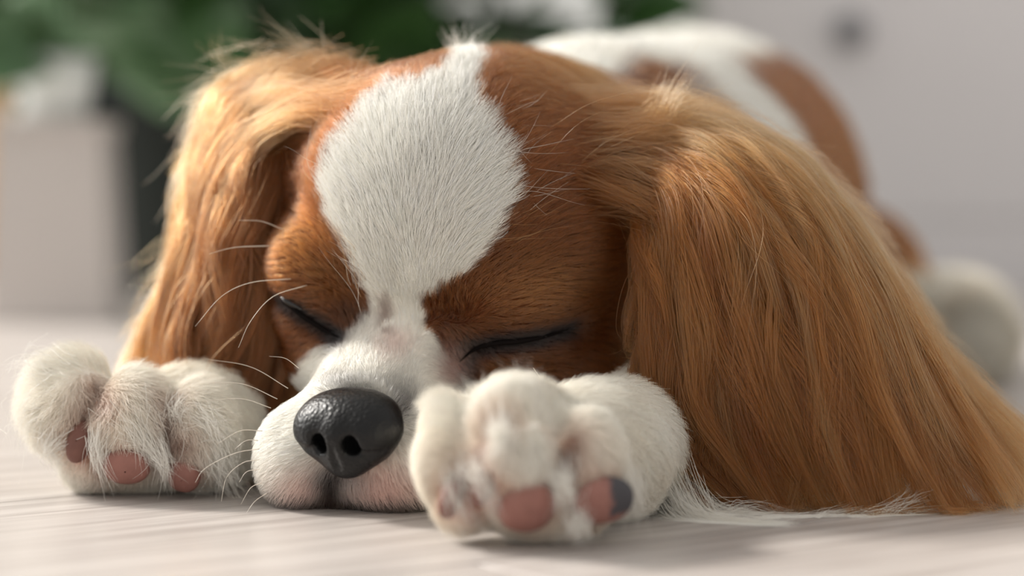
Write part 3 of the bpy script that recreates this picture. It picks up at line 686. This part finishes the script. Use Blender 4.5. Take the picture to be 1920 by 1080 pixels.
EARS = {}
def make_ear(guides, near, label, NC, NS, K=18, seed=5):
    gen = np.random.default_rng(seed); S = loft(guides)
    Su = np.gradient(S, axis=0); Sv = np.gradient(S, axis=1); Nn = norm(np.cross(Su, Sv))
    if Nn[:, :, 1].mean() > 0: Nn = -Nn
    EARS[near] = (S, Nn)
    # leather flap under the hair, a closed sheet
    nu_, nv__ = 24, 24; uu, vv = np.meshgrid(np.linspace(0.03, 0.97, nu_), np.linspace(0.0, 0.66, nv__), indexing='ij')
    edge = np.sin(np.pi * np.clip(uu, 0, 1)) ** 0.4 * np.sqrt(np.clip(1.02 - vv / 0.66, 0, 1)); sk = sample(S, uu, vv); nn_ = sample(Nn, uu, vv)
    A = sk - nn_ * 0.25; Bk = sk - nn_ * (0.3 + 0.5 * edge[..., None])
    v = np.concatenate([A.reshape(-1, 3), Bk.reshape(-1, 3)]); n0 = nu_ * nv__; idx = np.arange(n0).reshape(nu_, nv__); f = []
    for i in range(nu_ - 1):
        for j in range(nv__ - 1):
            q = (idx[i, j], idx[i + 1, j], idx[i + 1, j + 1], idx[i, j + 1]); f.append(q); f.append(tuple(k + n0 for k in q[::-1]))
    rim = list(idx[:, 0]) + list(idx[-1, 1:]) + list(idx[-2::-1, -1]) + list(idx[0, -2:0:-1])
    for a_, b_ in zip(rim, rim[1:] + rim[:1]): f.append((b_, a_, a_ + n0, b_ + n0))
    v[:, 2] = np.maximum(v[:, 2], 0.1)
    m = mesh_of('ear', v, f); set_colors(m, np.tile(lin(120, 64, 30), (len(v), 1)) * (0.8 + 0.4 * noise(v, 0.5))[:, None])
    ear = link('ear', m, dog, M_SKIN, label=label)
    # hair in locks that follow the fall of the ear
    u0 = gen.random(NC); v0 = (gen.random(NC) ** 1.1) * 0.66 - 0.03
    ln = gen.uniform(0.26, 0.5, NC) + 0.12 * (v0 < 0.1); ln = np.where(v0 + ln > 1.04, 1.04 - v0, ln); ln = np.where((gen.random(NC) < 0.55) & (v0 > 0.3), 1.0 - v0 + gen.normal(0, 0.06, NC), ln)
    hgt = gen.uniform(-0.15, 1.25, NC) * (0.3 + 0.9 * np.minimum(v0 / 0.35, 1)) * (1 - 0.7 * sstep(0.55, 1, u0)); drift = gen.normal(0, 0.05, NC); ph = gen.random(NC) * 6.28; amp = gen.uniform(0.05, 0.30, NC) + 0.3 * gen.random(NC) * (v0 > 0.35) * (u0 < 0.55); fr = gen.uniform(3, 8, NC)
    flick = gen.normal(0.1, 0.9, NC); thick = gen.uniform(0.55, 1.5, NC); curl = gen.normal(0, 0.5, NC)
    ci = np.repeat(np.arange(NC), NS); n = len(ci); t = np.linspace(0, 1, K)[None]
    fly = gen.random(n) < 0.07
    wr = (np.where(fly, 2.6, 1.0) * thick[ci])[:, None]
    ru = gen.normal(0, 0.020, n)[:, None]; rv = gen.normal(0, 0.018, n)[:, None]; rh = gen.normal(0, 0.12, n)[:, None]
    prof = (0.22 + 0.78 * (1 - t) ** 1.2 + 0.25 * t ** 3) * wr
    v_ = v0[ci][:, None] + (ln[ci] * gen.uniform(0.80, 1.06, n))[:, None] * t + rv
    u_ = u0[ci][:, None] + drift[ci][:, None] * t + ru * prof
    pos = sample(S, u_, v_); nn_ = sample(Nn, u_, v_)
    tl = np.maximum(t - 0.65, 0)
    h = hgt[ci][:, None] * np.sin(np.pi * np.clip(t * 0.85 + 0.04, 0, 1)) + rh * prof * np.minimum(t * 5, 1) + (flick[ci][:, None] + gen.normal(0, 0.12, n)[:, None]) * tl * 1.3
    pos = pos + nn_ * h[..., None]
    side = norm(sample(Su, u_, v_)); wav = amp[ci][:, None] * np.sin(fr[ci][:, None] * t + ph[ci][:, None]) * np.minimum(t * 1.5, 1) + gen.normal(0, 0.045, n)[:, None] * wr * np.sin(5 * t + ph[ci][:, None] * 1.7) + curl[ci][:, None] * tl * 2.0
    pos = pos + side * wav[..., None]
    over = np.maximum(v_ - 1, 0)[..., None] * np.array([0.3, -0.2, -1.0]) * 12
    pos = pos + over
    pos[..., 2] = np.maximum(pos[..., 2], 0.03 + 0.25 * gen.random(n)[:, None] * np.ones_like(t))
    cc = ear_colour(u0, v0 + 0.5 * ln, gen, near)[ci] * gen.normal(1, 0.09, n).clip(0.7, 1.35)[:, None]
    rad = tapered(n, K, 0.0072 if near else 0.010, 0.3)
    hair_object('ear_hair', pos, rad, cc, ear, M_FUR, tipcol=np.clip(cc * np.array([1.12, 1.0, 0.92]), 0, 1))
    return ear
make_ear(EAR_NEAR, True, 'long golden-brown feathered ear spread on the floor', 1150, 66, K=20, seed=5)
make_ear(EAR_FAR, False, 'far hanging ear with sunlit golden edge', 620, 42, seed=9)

# ------------------------------------------------------------------ coat: how it lies (pixel on the dog, direction in front view, length cm, lift)
COMB = [  # muzzle
    (650, 680, -0.15, -1, 0.35, 0.30), (600, 700, -0.8, -0.6, 0.38, 0.35), (520, 800, -1, 0.15, 0.6, 0.6), (505, 880, -0.9, 0.6, 0.75, 0.5), (560, 930, -0.5, 1, 0.75, 0.45),
    (545, 800, -1, 0.1, 0.35, 0.35), (640, 940, 0.0, 1, 0.6, 0.4), (720, 930, 0.4, 1, 0.6, 0.4), (780, 930, 0.6, 0.8, 0.65, 0.4), (790, 840, 1, 0.2, 0.45, 0.3), (760, 700, 0.5, -0.8, 0.35, 0.3), (820, 720, 1, 0.1, 0.4, 0.3),
    (720, 640, 0.05, -1, 0.32, 0.3), (725, 590, 0.0, -1, 0.35, 0.35), (690, 560, -0.3, -1, 0.5, 0.45), (770, 560, 0.25, -1, 0.5, 0.45),
    # forehead
    (740, 500, 0, -1, 0.7, 0.45), (720, 420, -0.25, -1, 0.95, 0.5), (670, 350, -0.7, -0.8, 1.2, 0.55), (640, 280, -0.8, -0.7, 1.3, 0.55), (800, 420, 0.35, -1, 0.95, 0.45), (880, 400, 0.9, -0.8, 1.1, 0.45),
    (780, 300, -0.05, -1, 1.1, 0.5), (880, 280, 0.7, -0.9, 1.15, 0.5), (800, 190, 0.0, -1, 1.1, 0.5), (700, 200, -0.5, -1, 1.1, 0.5), (860, 120, 0.05, -1, 1.3, 0.55), (760, 110, -0.2, -1, 1.0, 0.4),
    (940, 330, 1, -0.65, 1.3, 0.45), (1000, 250, 1, -0.45, 1.3, 0.35), (1000, 160, 1, -0.3, 1.2, 0.35), (1100, 180, 1, 0.05, 1.4, 0.35), (1080, 300, 1, -0.25, 1.4, 0.3), (1150, 260, 1, -0.05, 1.4, 0.35),
    (1050, 400, 1, -0.2, 1.3, 0.3), (1150, 400, 1, 0.05, 1.2, 0.3), (960, 450, 1, -0.6, 1.1, 0.4), (1100, 500, 1, 0.0, 1.1, 0.3), (1180, 560, 0.9, 0.4, 1.0, 0.3),
    # brows and cheeks
    (850, 560, 0.1, -1, 0.6, 0.5), (900, 540, 0.8, -0.7, 0.6, 0.4), (950, 560, 1, -0.25, 0.65, 0.35), (1050, 570, 1, 0.0, 0.7, 0.3), (940, 620, 1, -0.1, 0.45, 0.3), (1040, 600, 1, 0.0, 0.5, 0.3), (850, 640, 0.3, 0.6, 0.35, 0.35),
    (920, 690, 0.9, 0.4, 0.5, 0.3), (1000, 700, 1, 0.3, 0.6, 0.3), (1100, 680, 1, 0.35, 0.9, 0.3), (1080, 740, 1, 0.5, 1.0, 0.3), (900, 730, 0.7, 0.8, 0.5, 0.3),
    (660, 560, -0.5, -1, 0.6, 0.55), (640, 480, -0.6, -1, 0.8, 0.55), (590, 480, -0.8, -0.7, 0.65, 0.4), (550, 460, -1, -0.4, 0.55, 0.35), (540, 520, -1, 0.0, 0.45, 0.35), (580, 560, -0.9, -0.1, 0.4, 0.3),
    (580, 640, -0.8, 0.5, 0.45, 0.3), (545, 600, -0.9, 0.4, 0.4, 0.3), (580, 380, -0.9, -0.5, 1.0, 0.45), (580, 260, -0.9, -0.4, 1.6, 0.8), (575, 330, -0.9, -0.2, 1.3, 0.7), (640, 180, -0.6, -0.9, 1.3, 0.65),
    # right leg and paw
    (1180, 770, 0.9, 0.3, 0.6, 0.35), (1240, 850, 0.9, 0.5, 0.8, 0.35), (1250, 950, 1, 0.35, 1.6, 0.3), (1180, 900, 0.6, 0.7, 0.9, 0.3), (1060, 790, 0.2, -0.5, 0.6, 0.4), (1120, 850, 0.5, 0.4, 0.8, 0.4),
    (960, 745, 0.2, -1, 1.0, 0.7), (930, 790, -0.2, -0.6, 1.0, 0.6), (860, 770, -0.7, -0.8, 0.9, 0.55), (810, 850, -1, 0.2, 0.8, 0.5), (830, 930, -0.6, 0.8, 0.7, 0.45), (950, 850, 0, 1, 0.8, 0.5), (900, 990, 0.1, 1, 0.6, 0.35), (1075, 980, 0.1, 1, 0.9, 0.5),
    (1090, 850, 0.2, 1, 0.8, 0.5), (1170, 960, 0.7, 0.6, 0.9, 0.4), (1000, 870, 0.1, 1, 0.8, 0.5), (1040, 1000, 0.1, 1, 0.7, 0.4),
    # left leg and paw
    (90, 690, -0.8, -0.5, 1.1, 0.5), (60, 760, -1, 0.1, 1.1, 0.5), (150, 670, -0.5, -0.6, 1.0, 0.45), (90, 820, -0.8, 0.7, 0.9, 0.45), (150, 780, -0.3, 0.9, 0.9, 0.5), (200, 730, 0.5, 0.5, 0.9, 0.45),
    (250, 760, 0.35, 0.8, 1.0, 0.45), (270, 820, 0.5, 1, 0.8, 0.45), (200, 800, -0.5, 0.8, 0.8, 0.5), (300, 720, 0.8, 0.3, 0.8, 0.35), (380, 760, 0.7, 0.4, 0.8, 0.35), (420, 850, 0.7, 0.7, 0.9, 0.35), (350, 810, 0.3, 0.8, 0.8, 0.5), (300, 900, 0.1, 1, 0.7, 0.35), (400, 910, 0.5, 0.8, 0.8, 0.35), (200, 900, -0.3, 0.9, 0.6, 0.35),
]
CP = np.array([hit(c[0], c[1]) for c in COMB]); CD = norm(np.array([[c[2], 0.0, -c[3]] for c in COMB])); CL = np.array([c[4] for c in COMB]); CF = np.array([c[5] for c in COMB])
# the coat of the trunk runs towards the tail
EXTRA = [((2, 20, 15), (0.2, 1, -0.1)), ((5, 30, 17), (0.2, 1, 0)), ((8, 42, 18), (0.2, 1, 0)), ((13, 30, 8), (0.5, 1, -0.5)), ((17, 45, 8), (0.5, 1, -0.6)), ((23, 50, 5), (0.6, 0.3, -0.8)), ((9, 14, 6), (0.5, 0.8, -0.5)), ((-8, 20, 6), (-0.5, 0.8, -0.5)), ((-2, 45, 12), (-0.4, 1, -0.4)), ((24, 46, 2), (0.1, -1, -0.2)),
         (tuple(P(900, 200, 14)), (0.3, 1, 0.1)), (tuple(P(1150, 300, 14)), (0.6, 1, -0.2))]
CP = np.vstack([CP, [e_[0] for e_ in EXTRA]]); CD = np.vstack([CD, norm(np.array([e_[1] for e_ in EXTRA], float))]); CL = np.append(CL, [2.2] * len(EXTRA)); CF = np.append(CF, [0.35] * len(EXTRA))
def lay(q):
    D = np.zeros((len(q), 3)); L = np.zeros(len(q)); A = np.zeros(len(q))
    for s in range(0, len(q), 60000):
        x = q[s:s + 60000]; w = 1.0 / (((x[:, None] - CP[None]) ** 2).sum(2) + 0.12) ** 2; w /= w.sum(1, keepdims=True)
        D[s:s + 60000] = w @ CD; L[s:s + 60000] = w @ CL; A[s:s + 60000] = w @ CF
    return D, L, A

EYE = np.array([0, -CAM_D, CAM_H])
def facing(v, n): return (norm(EYE - v) * n).sum(1)
fv = facing(V, NV)
near = V[:, 1] < 15.0
dn = np.where(near & hv, 400.0, np.where(lv, 330.0, np.where(near, 120.0, 46.0)))
dn = dn * np.where(V[:, 1] < 15, np.where(fv > -0.15, 1.0, 0.25), np.where(fv > -0.2, 1.0, 0.15))
for (p, n_, a_, b_, rot, kind) in PADP:
    up_ = np.array([math.sin(rot), 0, math.cos(rot)]); up_ = norm(up_ - n_ * (up_ @ n_)); rt = np.cross(up_, n_); q = V - p
    dn = np.where((((q @ rt) / (a_ * 0.95)) ** 2 + ((q @ up_) / (b_ * 0.95)) ** 2 < 1) & (np.abs(q @ n_) < 0.8), 0, dn)
nose_d = sdf(NOSE[:6], V); dn = np.where(nose_d < 0.05, 0, dn)
lid_d = np.minimum(seg_d(V, EYE_R), seg_d(V, EYE_L)); dn = np.where(lid_d < 0.07, 0, dn)
dn = np.where(V[:, 2] < 0.08, 0, dn)
# thinner on the pink lips
dn = dn * (1 - 0.15 * np.clip(blob(V, 720, 920, 100, 60) + blob(V, 570, 930, 60, 40), 0, 1))

def coat_fur(name, sel, K, r, seed, frizz, clump, cell, scale=1.0, droop=0.0, tip=0.2):
    gen = np.random.default_rng(seed)
    p, n = sample_mesh(V, Q, np.where(sel, dn, 0) , NV, gen)
    d, L, A = lay(p); L = L * scale * gen.uniform(0.65, 1.15, len(p)); A = A * gen.uniform(0.7, 1.3, len(p))
    c, w, h, l = coat(p + norm(d - (d * n).sum(1, keepdims=True) * n) * (0.6 * L)[:, None])
    for (pp, n_, a_, b_, rot, kind) in PADP:
        L = L * (1 - 0.55 * np.exp(-(np.linalg.norm(p - pp, axis=1) / (1.5 * max(a_, b_))) ** 4))
        c = mixc(c, TAN[None], 0.55 * np.exp(-(np.linalg.norm(p - pp, axis=1) / (1.25 * max(a_, b_))) ** 4))
    pos = grow(p, n, d, L, A, K, gen, frizz, clump * np.where(w > 0.5, 0.55, 1.0), cell, droop)
    pos[..., 2] = np.maximum(pos[..., 2], 0.02)
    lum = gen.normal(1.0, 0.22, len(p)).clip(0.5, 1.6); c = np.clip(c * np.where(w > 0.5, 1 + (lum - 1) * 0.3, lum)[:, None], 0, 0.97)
    tipc = np.clip(np.where((w > 0.5)[:, None], c, c * np.array([1.5, 1.4, 1.3])), 0, 0.97); c = np.where((w > 0.5)[:, None], c, c * 0.62)  # brown hair: dark undercoat, with shade between strands painted into the roots
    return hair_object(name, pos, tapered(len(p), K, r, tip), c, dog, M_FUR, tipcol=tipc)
hx = near & hv & ~lv
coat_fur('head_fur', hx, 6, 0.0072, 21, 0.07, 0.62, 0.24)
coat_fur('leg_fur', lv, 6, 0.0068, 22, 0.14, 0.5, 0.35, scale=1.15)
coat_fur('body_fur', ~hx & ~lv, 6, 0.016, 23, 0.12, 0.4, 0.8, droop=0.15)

# ------------------------------------------------------------------ loose tufts, wisps and feathering
def locks(name, items, parent, seed, K=14):
    """items: (points (px, py, y), strands, spread at root, spread at tip, colour, radius)"""
    gen = np.random.default_rng(seed); PS, RS, CS = [], [], []
    for pts, n, s0, s1, col, r in items:
        g = spline([P(*q) for q in pts], K); t = np.linspace(0, 1, K)[None, :, None]
        o0, o1 = gen.normal(0, s0, (n, 1, 3)), gen.normal(0, s1, (n, 1, 3)); ph = gen.random((n, 1, 1)) * 6.28
        ln = gen.uniform(0.7, 1.1, (n, 1)); idx = np.clip(np.linspace(0, 1, K)[None] * ln, 0, 1) * (K - 1); i = np.minimum(idx.astype(int), K - 2); f = (idx - i)[..., None]
        p = g[i] * (1 - f) + g[i + 1] * f
        p = p + o0 * (1 - t) + o1 * t ** 1.3 + 0.12 * s1 * np.sin(5 * t + ph) * gen.normal(0, 1, (n, 1, 3))
        p[..., 2] = np.maximum(p[..., 2], 0.03); PS.append(p); RS.append(tapered(n, K, r, 0.2)); k = gen.normal(1, 0.12, n).clip(0.7, 1.3); CS.append(col[None] * np.minimum(k, 0.95 / col.max())[:, None])
    return hair_object(name, np.concatenate(PS), np.concatenate(RS), np.concatenate(CS), parent, M_FUR)
W_ = WHITE
locks('tuft', [
    ([(1228, 245, 5.6), (1250, 195, 5.4), (1285, 142, 5.8)], 60, 0.30, 0.38, BLOND, 0.006), ([(1240, 250, 5.4), (1275, 205, 5.2), (1330, 165, 5.6)], 50, 0.3, 0.45, BLOND, 0.006),
    ([(1195, 240, 5.8), (1230, 215, 5.3), (1300, 215, 5.0)], 160, 0.4, 0.4, GOLD, 0.006),
    ([(862, 120, 9), (855, 88, 8.6), (850, 62, 8.6)], 60, 0.3, 0.35, W_, 0.007), ([(880, 110, 9), (890, 85, 8.8), (905, 65, 9)], 40, 0.3, 0.3, W_, 0.007),
    ([(650, 150, 9.5), (560, 110, 10), (470, 100, 11)], 50, 0.5, 0.9, BLOND, 0.008), ([(540, 150, 10), (450, 150, 11), (380, 180, 11.5)], 90, 0.6, 0.8, BLOND, 0.008),
    ([(450, 180, 11), (385, 195, 11.5), (345, 245, 11.5)], 40, 0.4, 0.5, BLOND, 0.008), ([(430, 220, 11), (375, 250, 11.5), (358, 320, 11.5)], 40, 0.4, 0.6, BLOND, 0.008),
    ([(400, 300, 11), (360, 340, 12), (350, 400, 12)], 30, 0.5, 0.6, BLOND, 0.008), ([(370, 430, 11.5), (310, 480, 12), (262, 540, 12)], 14, 0.4, 0.6, GOLD, 0.008),
    ([(350, 480, 11.5), (290, 520, 12), (255, 570, 12)], 8, 0.4, 0.4, BLOND, 0.008), ([(420, 130, 11.5), (400, 100, 12), (385, 60, 12)], 8, 0.3, 0.3, GOLD, 0.008)], dog, 31)
locks('ear_feather', [
    ([(1232, 400, 3.2), (1238, 470, 2.4), (1262, 560, 2.1)], 70, 0.3, 0.25, BLOND, 0.006), ([(1250, 380, 3.0), (1300, 470, 1.9), (1345, 600, 1.3)], 50, 0.25, 0.2, BLOND, 0.006),
    ([(1220, 420, 3.4), (1222, 520, 2.6), (1225, 600, 2.4)], 60, 0.3, 0.3, GOLD, 0.006), ([(1290, 340, 3.2), (1370, 430, 1.8), (1440, 560, 1.0)], 40, 0.25, 0.25, BLOND, 0.006),
    ([(1330, 330, 3.4), (1450, 440, 2.0), (1540, 620, 1.0), (1600, 760, 0.4)], 40, 0.25, 0.25, BLOND, 0.006), ([(1400, 320, 4.2), (1560, 480, 2.8), (1650, 640, 1.8)], 45, 0.3, 0.3, BLOND, 0.006),
    ([(1230, 640, 2.6), (1205, 690, 2.6), (1180, 735, 2.8)], 70, 0.35, 0.5, BROWN, 0.006), ([(1330, 720, 1.2), (1300, 800, 0.8), (1290, 850, 0.9)], 50, 0.2, 0.3, GOLD, 0.006),
    ([(1480, 780, 0.2), (1490, 880, -0.2), (1475, 975, -0.4)], 60, 0.25, 0.25, GOLD, 0.006), ([(1520, 780, 0.2), (1515, 900, -0.2), (1500, 985, -0.6)], 50, 0.2, 0.3, GOLD, 0.006),
    ([(1690, 570, 4), (1780, 680, 4), (1835, 760, 4.5)], 7, 0.3, 0.4, GOLD, 0.006), ([(1740, 640, 3.5), (1830, 700, 4), (1880, 790, 4)], 8, 0.3, 0.5, GOLD, 0.006),
    ([(1800, 780, 4), (1880, 810, 6), (1990, 818, 8)], 260, 0.5, 0.5, GOLD, 0.008)], dog, 32)
locks('leg_feather', [
    ([(1230, 900, 1.0), (1290, 985, -1.5), (1390, 1000, -2.6), (1470, 998, -3)], 420, 0.55, 0.30, W_, 0.008), ([(1270, 900, 1.5), (1330, 970, 0), (1420, 985, -0.8)], 260, 0.5, 0.35, W_, 0.008),
    ([(1340, 985, -0.8), (1400, 958, -0.9), (1470, 985, -1.2)], 45, 0.2, 0.35, W_, 0.005), ([(1440, 990, -1.5), (1540, 978, -1.2), (1640, 962, -0.8)], 70, 0.25, 0.3, W_, 0.005),
    ([(1530, 990, -1.6), (1545, 962, -1.4), (1570, 968, -1.4)], 18, 0.12, 0.15, W_, 0.005), ([(1600, 975, -1.2), (1680, 965, -1.0), (1750, 963, -0.9)], 40, 0.25, 0.3, W_, 0.005), ([(1640, 970, -1), (1680, 945, -1.2), (1710, 918, -1.3)], 14, 0.2, 0.3, W_, 0.005)], dog, 33)
locks('paw_tuft', [
    ([(985, 765, -6.2), (985, 735, -6.8), (980, 708, -6.8)], 120, 0.30, 0.35, W_, 0.006), ([(925, 780, -6), (905, 750, -6.4), (890, 725, -6.2)], 96, 0.30, 0.30, W_, 0.006), ([(945, 850, -8.3), (938, 815, -8.9), (925, 790, -9)], 160, 0.28, 0.26, W_, 0.006),
    ([(940, 790, -8), (942, 820, -8.9), (930, 845, -8.9)], 128, 0.30, 0.26, W_, 0.006),
    ([(1082, 960, -7.6), (1085, 985, -8.1), (1078, 1012, -8)], 136, 0.28, 0.26, W_, 0.006), ([(880, 870, -7.8), (905, 900, -8.4), (935, 960, -8.4)], 104, 0.28, 0.26, W_, 0.006), ([(1045, 880, -8), (1058, 915, -8.3), (1062, 950, -8.2)], 128, 0.28, 0.26, W_, 0.006),
    ([(850, 880, -7.4), (850, 930, -7.9), (880, 985, -7.8)], 96, 0.28, 0.26, W_, 0.006), ([(1150, 880, -6.6), (1185, 920, -6.6), (1185, 975, -6.4)], 128, 0.28, 0.26, W_, 0.006),
    ([(110, 700, 3.6), (70, 680, 3.4), (45, 700, 3.4)], 160, 0.50, 0.40, W_, 0.006), ([(90, 760, 3.2), (55, 780, 3), (60, 830, 3)], 160, 0.50, 0.40, W_, 0.006), ([(120, 800, 2.8), (90, 840, 2.6), (110, 870, 2.7)], 112, 0.35, 0.26, W_, 0.006),
    ([(190, 800, 2.2), (185, 850, 1.9), (205, 905, 2.2)], 136, 0.28, 0.26, W_, 0.006), ([(290, 830, 2.0), (310, 870, 1.9), (312, 905, 2.2)], 112, 0.28, 0.26, W_, 0.006), ([(335, 790, 2.5), (330, 770, 2.2), (345, 750, 2.3)], 96, 0.28, 0.26, W_, 0.006),
    ([(240, 790, 2.0), (265, 820, 1.8), (285, 865, 1.9)], 160, 0.40, 0.26, W_, 0.006), ([(400, 830, 2.6), (420, 880, 2.6), (445, 920, 3)], 160, 0.40, 0.40, W_, 0.006), ([(370, 780, 2.4), (400, 800, 2.2), (420, 830, 2.3)], 112, 0.30, 0.40, W_, 0.006)], dog, 34)
# hair of the crown that runs out over the root of the near ear
S_, N_ = EARS[True]; br = []
gen_b = np.random.default_rng(40)
for k in range(34):
    u = 1 - (k + gen_b.uniform(0, 1)) / 34 * 0.92; st0 = hit(gen_b.uniform(1060, 1185), 175 + (1 - u) * 220); en = sample(S_, np.array([u]), np.array([gen_b.uniform(0.27, 0.45)]))[0] + 0.45 * sample(N_, np.array([u]), np.array([0.35]))[0]
    md = 0.5 * (st0 + en) + np.array([0.1, -0.35, 0.25]); br.append((st0, md, en, u))
def locks3(name, items, parent, seed, K=14):
    gen = np.random.default_rng(seed); PS, CS, TS = [], [], []
    for a_, m_, e_, u in items:
        g = spline([a_, m_, e_], K); n = 85; t = np.linspace(0, 1, K)[None, :, None]; o0, o1 = gen.normal(0, 0.3, (n, 1, 3)), gen.normal(0, 0.3, (n, 1, 3)); o0[:, :, 1] = np.abs(o0[:, :, 1]) + 0.1; o0 *= 1.6
        p = g[None] + o0 * (1 - t) + o1 * t; PS.append(p); k = gen.normal(1, 0.18, n).clip(0.6, 1.4)[:, None]; CS.append(BROWN[None] * 1.1 * k); TS.append(mixc(lin(150, 82, 36)[None], BLOND[None], np.array([0.6 * u * gen.random()]))[0][None] * k)
    P_ = np.concatenate(PS); return hair_object(name, P_, tapered(len(P_), K, 0.0062, 0.2), np.clip(np.concatenate(CS), 0, 0.95), parent, M_FUR, tipcol=np.clip(np.concatenate(TS), 0, 0.95))
locks3('crown_hair', br, dog, 41)
S2, N2 = EARS[False]; br = []
for k in range(40):
    u = 0.1 + 0.85 * (k + gen_b.uniform(0, 1)) / 40; st0 = hit(gen_b.uniform(600, 690), gen_b.uniform(125, 230)); vv_ = gen_b.uniform(0.2, 0.38)
    en = sample(S2, np.array([u]), np.array([vv_]))[0] + 0.4 * sample(N2, np.array([u]), np.array([vv_]))[0]; md = 0.5 * (st0 + en) + np.array([-0.1, -0.1, 0.75]); br.append((st0, md, en, u))
locks3('crown_hair', br, dog, 42)
locks('stray_hair', [
    ([(930, 330, 2.4), (980, 300, 2.0), (1050, 262, 2.4)], 15, 0.6, 0.7, W_, 0.0036), ([(950, 390, 2.2), (1000, 365, 1.8), (1070, 340, 2.2)], 13, 0.5, 0.7, W_, 0.0036), ([(920, 250, 3.4), (960, 215, 3.0), (1020, 185, 3.4)], 10, 0.5, 0.6, W_, 0.0036),
    ([(930, 440, 2.0), (985, 425, 1.6), (1050, 405, 2)], 14, 0.4, 0.5, BLOND, 0.0036), ([(690, 540, 2.4), (660, 480, 1.9), (625, 420, 2)], 24, 0.4, 0.4, W_, 0.0036), ([(665, 510, 2.5), (640, 450, 2.2), (600, 400, 2.4)], 18, 0.3, 0.4, BLOND, 0.0036),
    ([(620, 340, 3.6), (590, 300, 3.2), (585, 260, 3.6)], 9, 0.4, 0.5, W_, 0.0036), ([(650, 260, 4.6), (620, 220, 4.4), (625, 170, 5)], 12, 0.5, 0.6, BLOND, 0.0036), ([(690, 200, 6), (670, 160, 6), (680, 120, 6.4)], 12, 0.5, 0.5, W_, 0.0036),
    ([(1060, 300, 3.2), (1130, 260, 2.8), (1230, 230, 3.4)], 8, 0.6, 0.9, BLOND, 0.0036)], dog, 35)
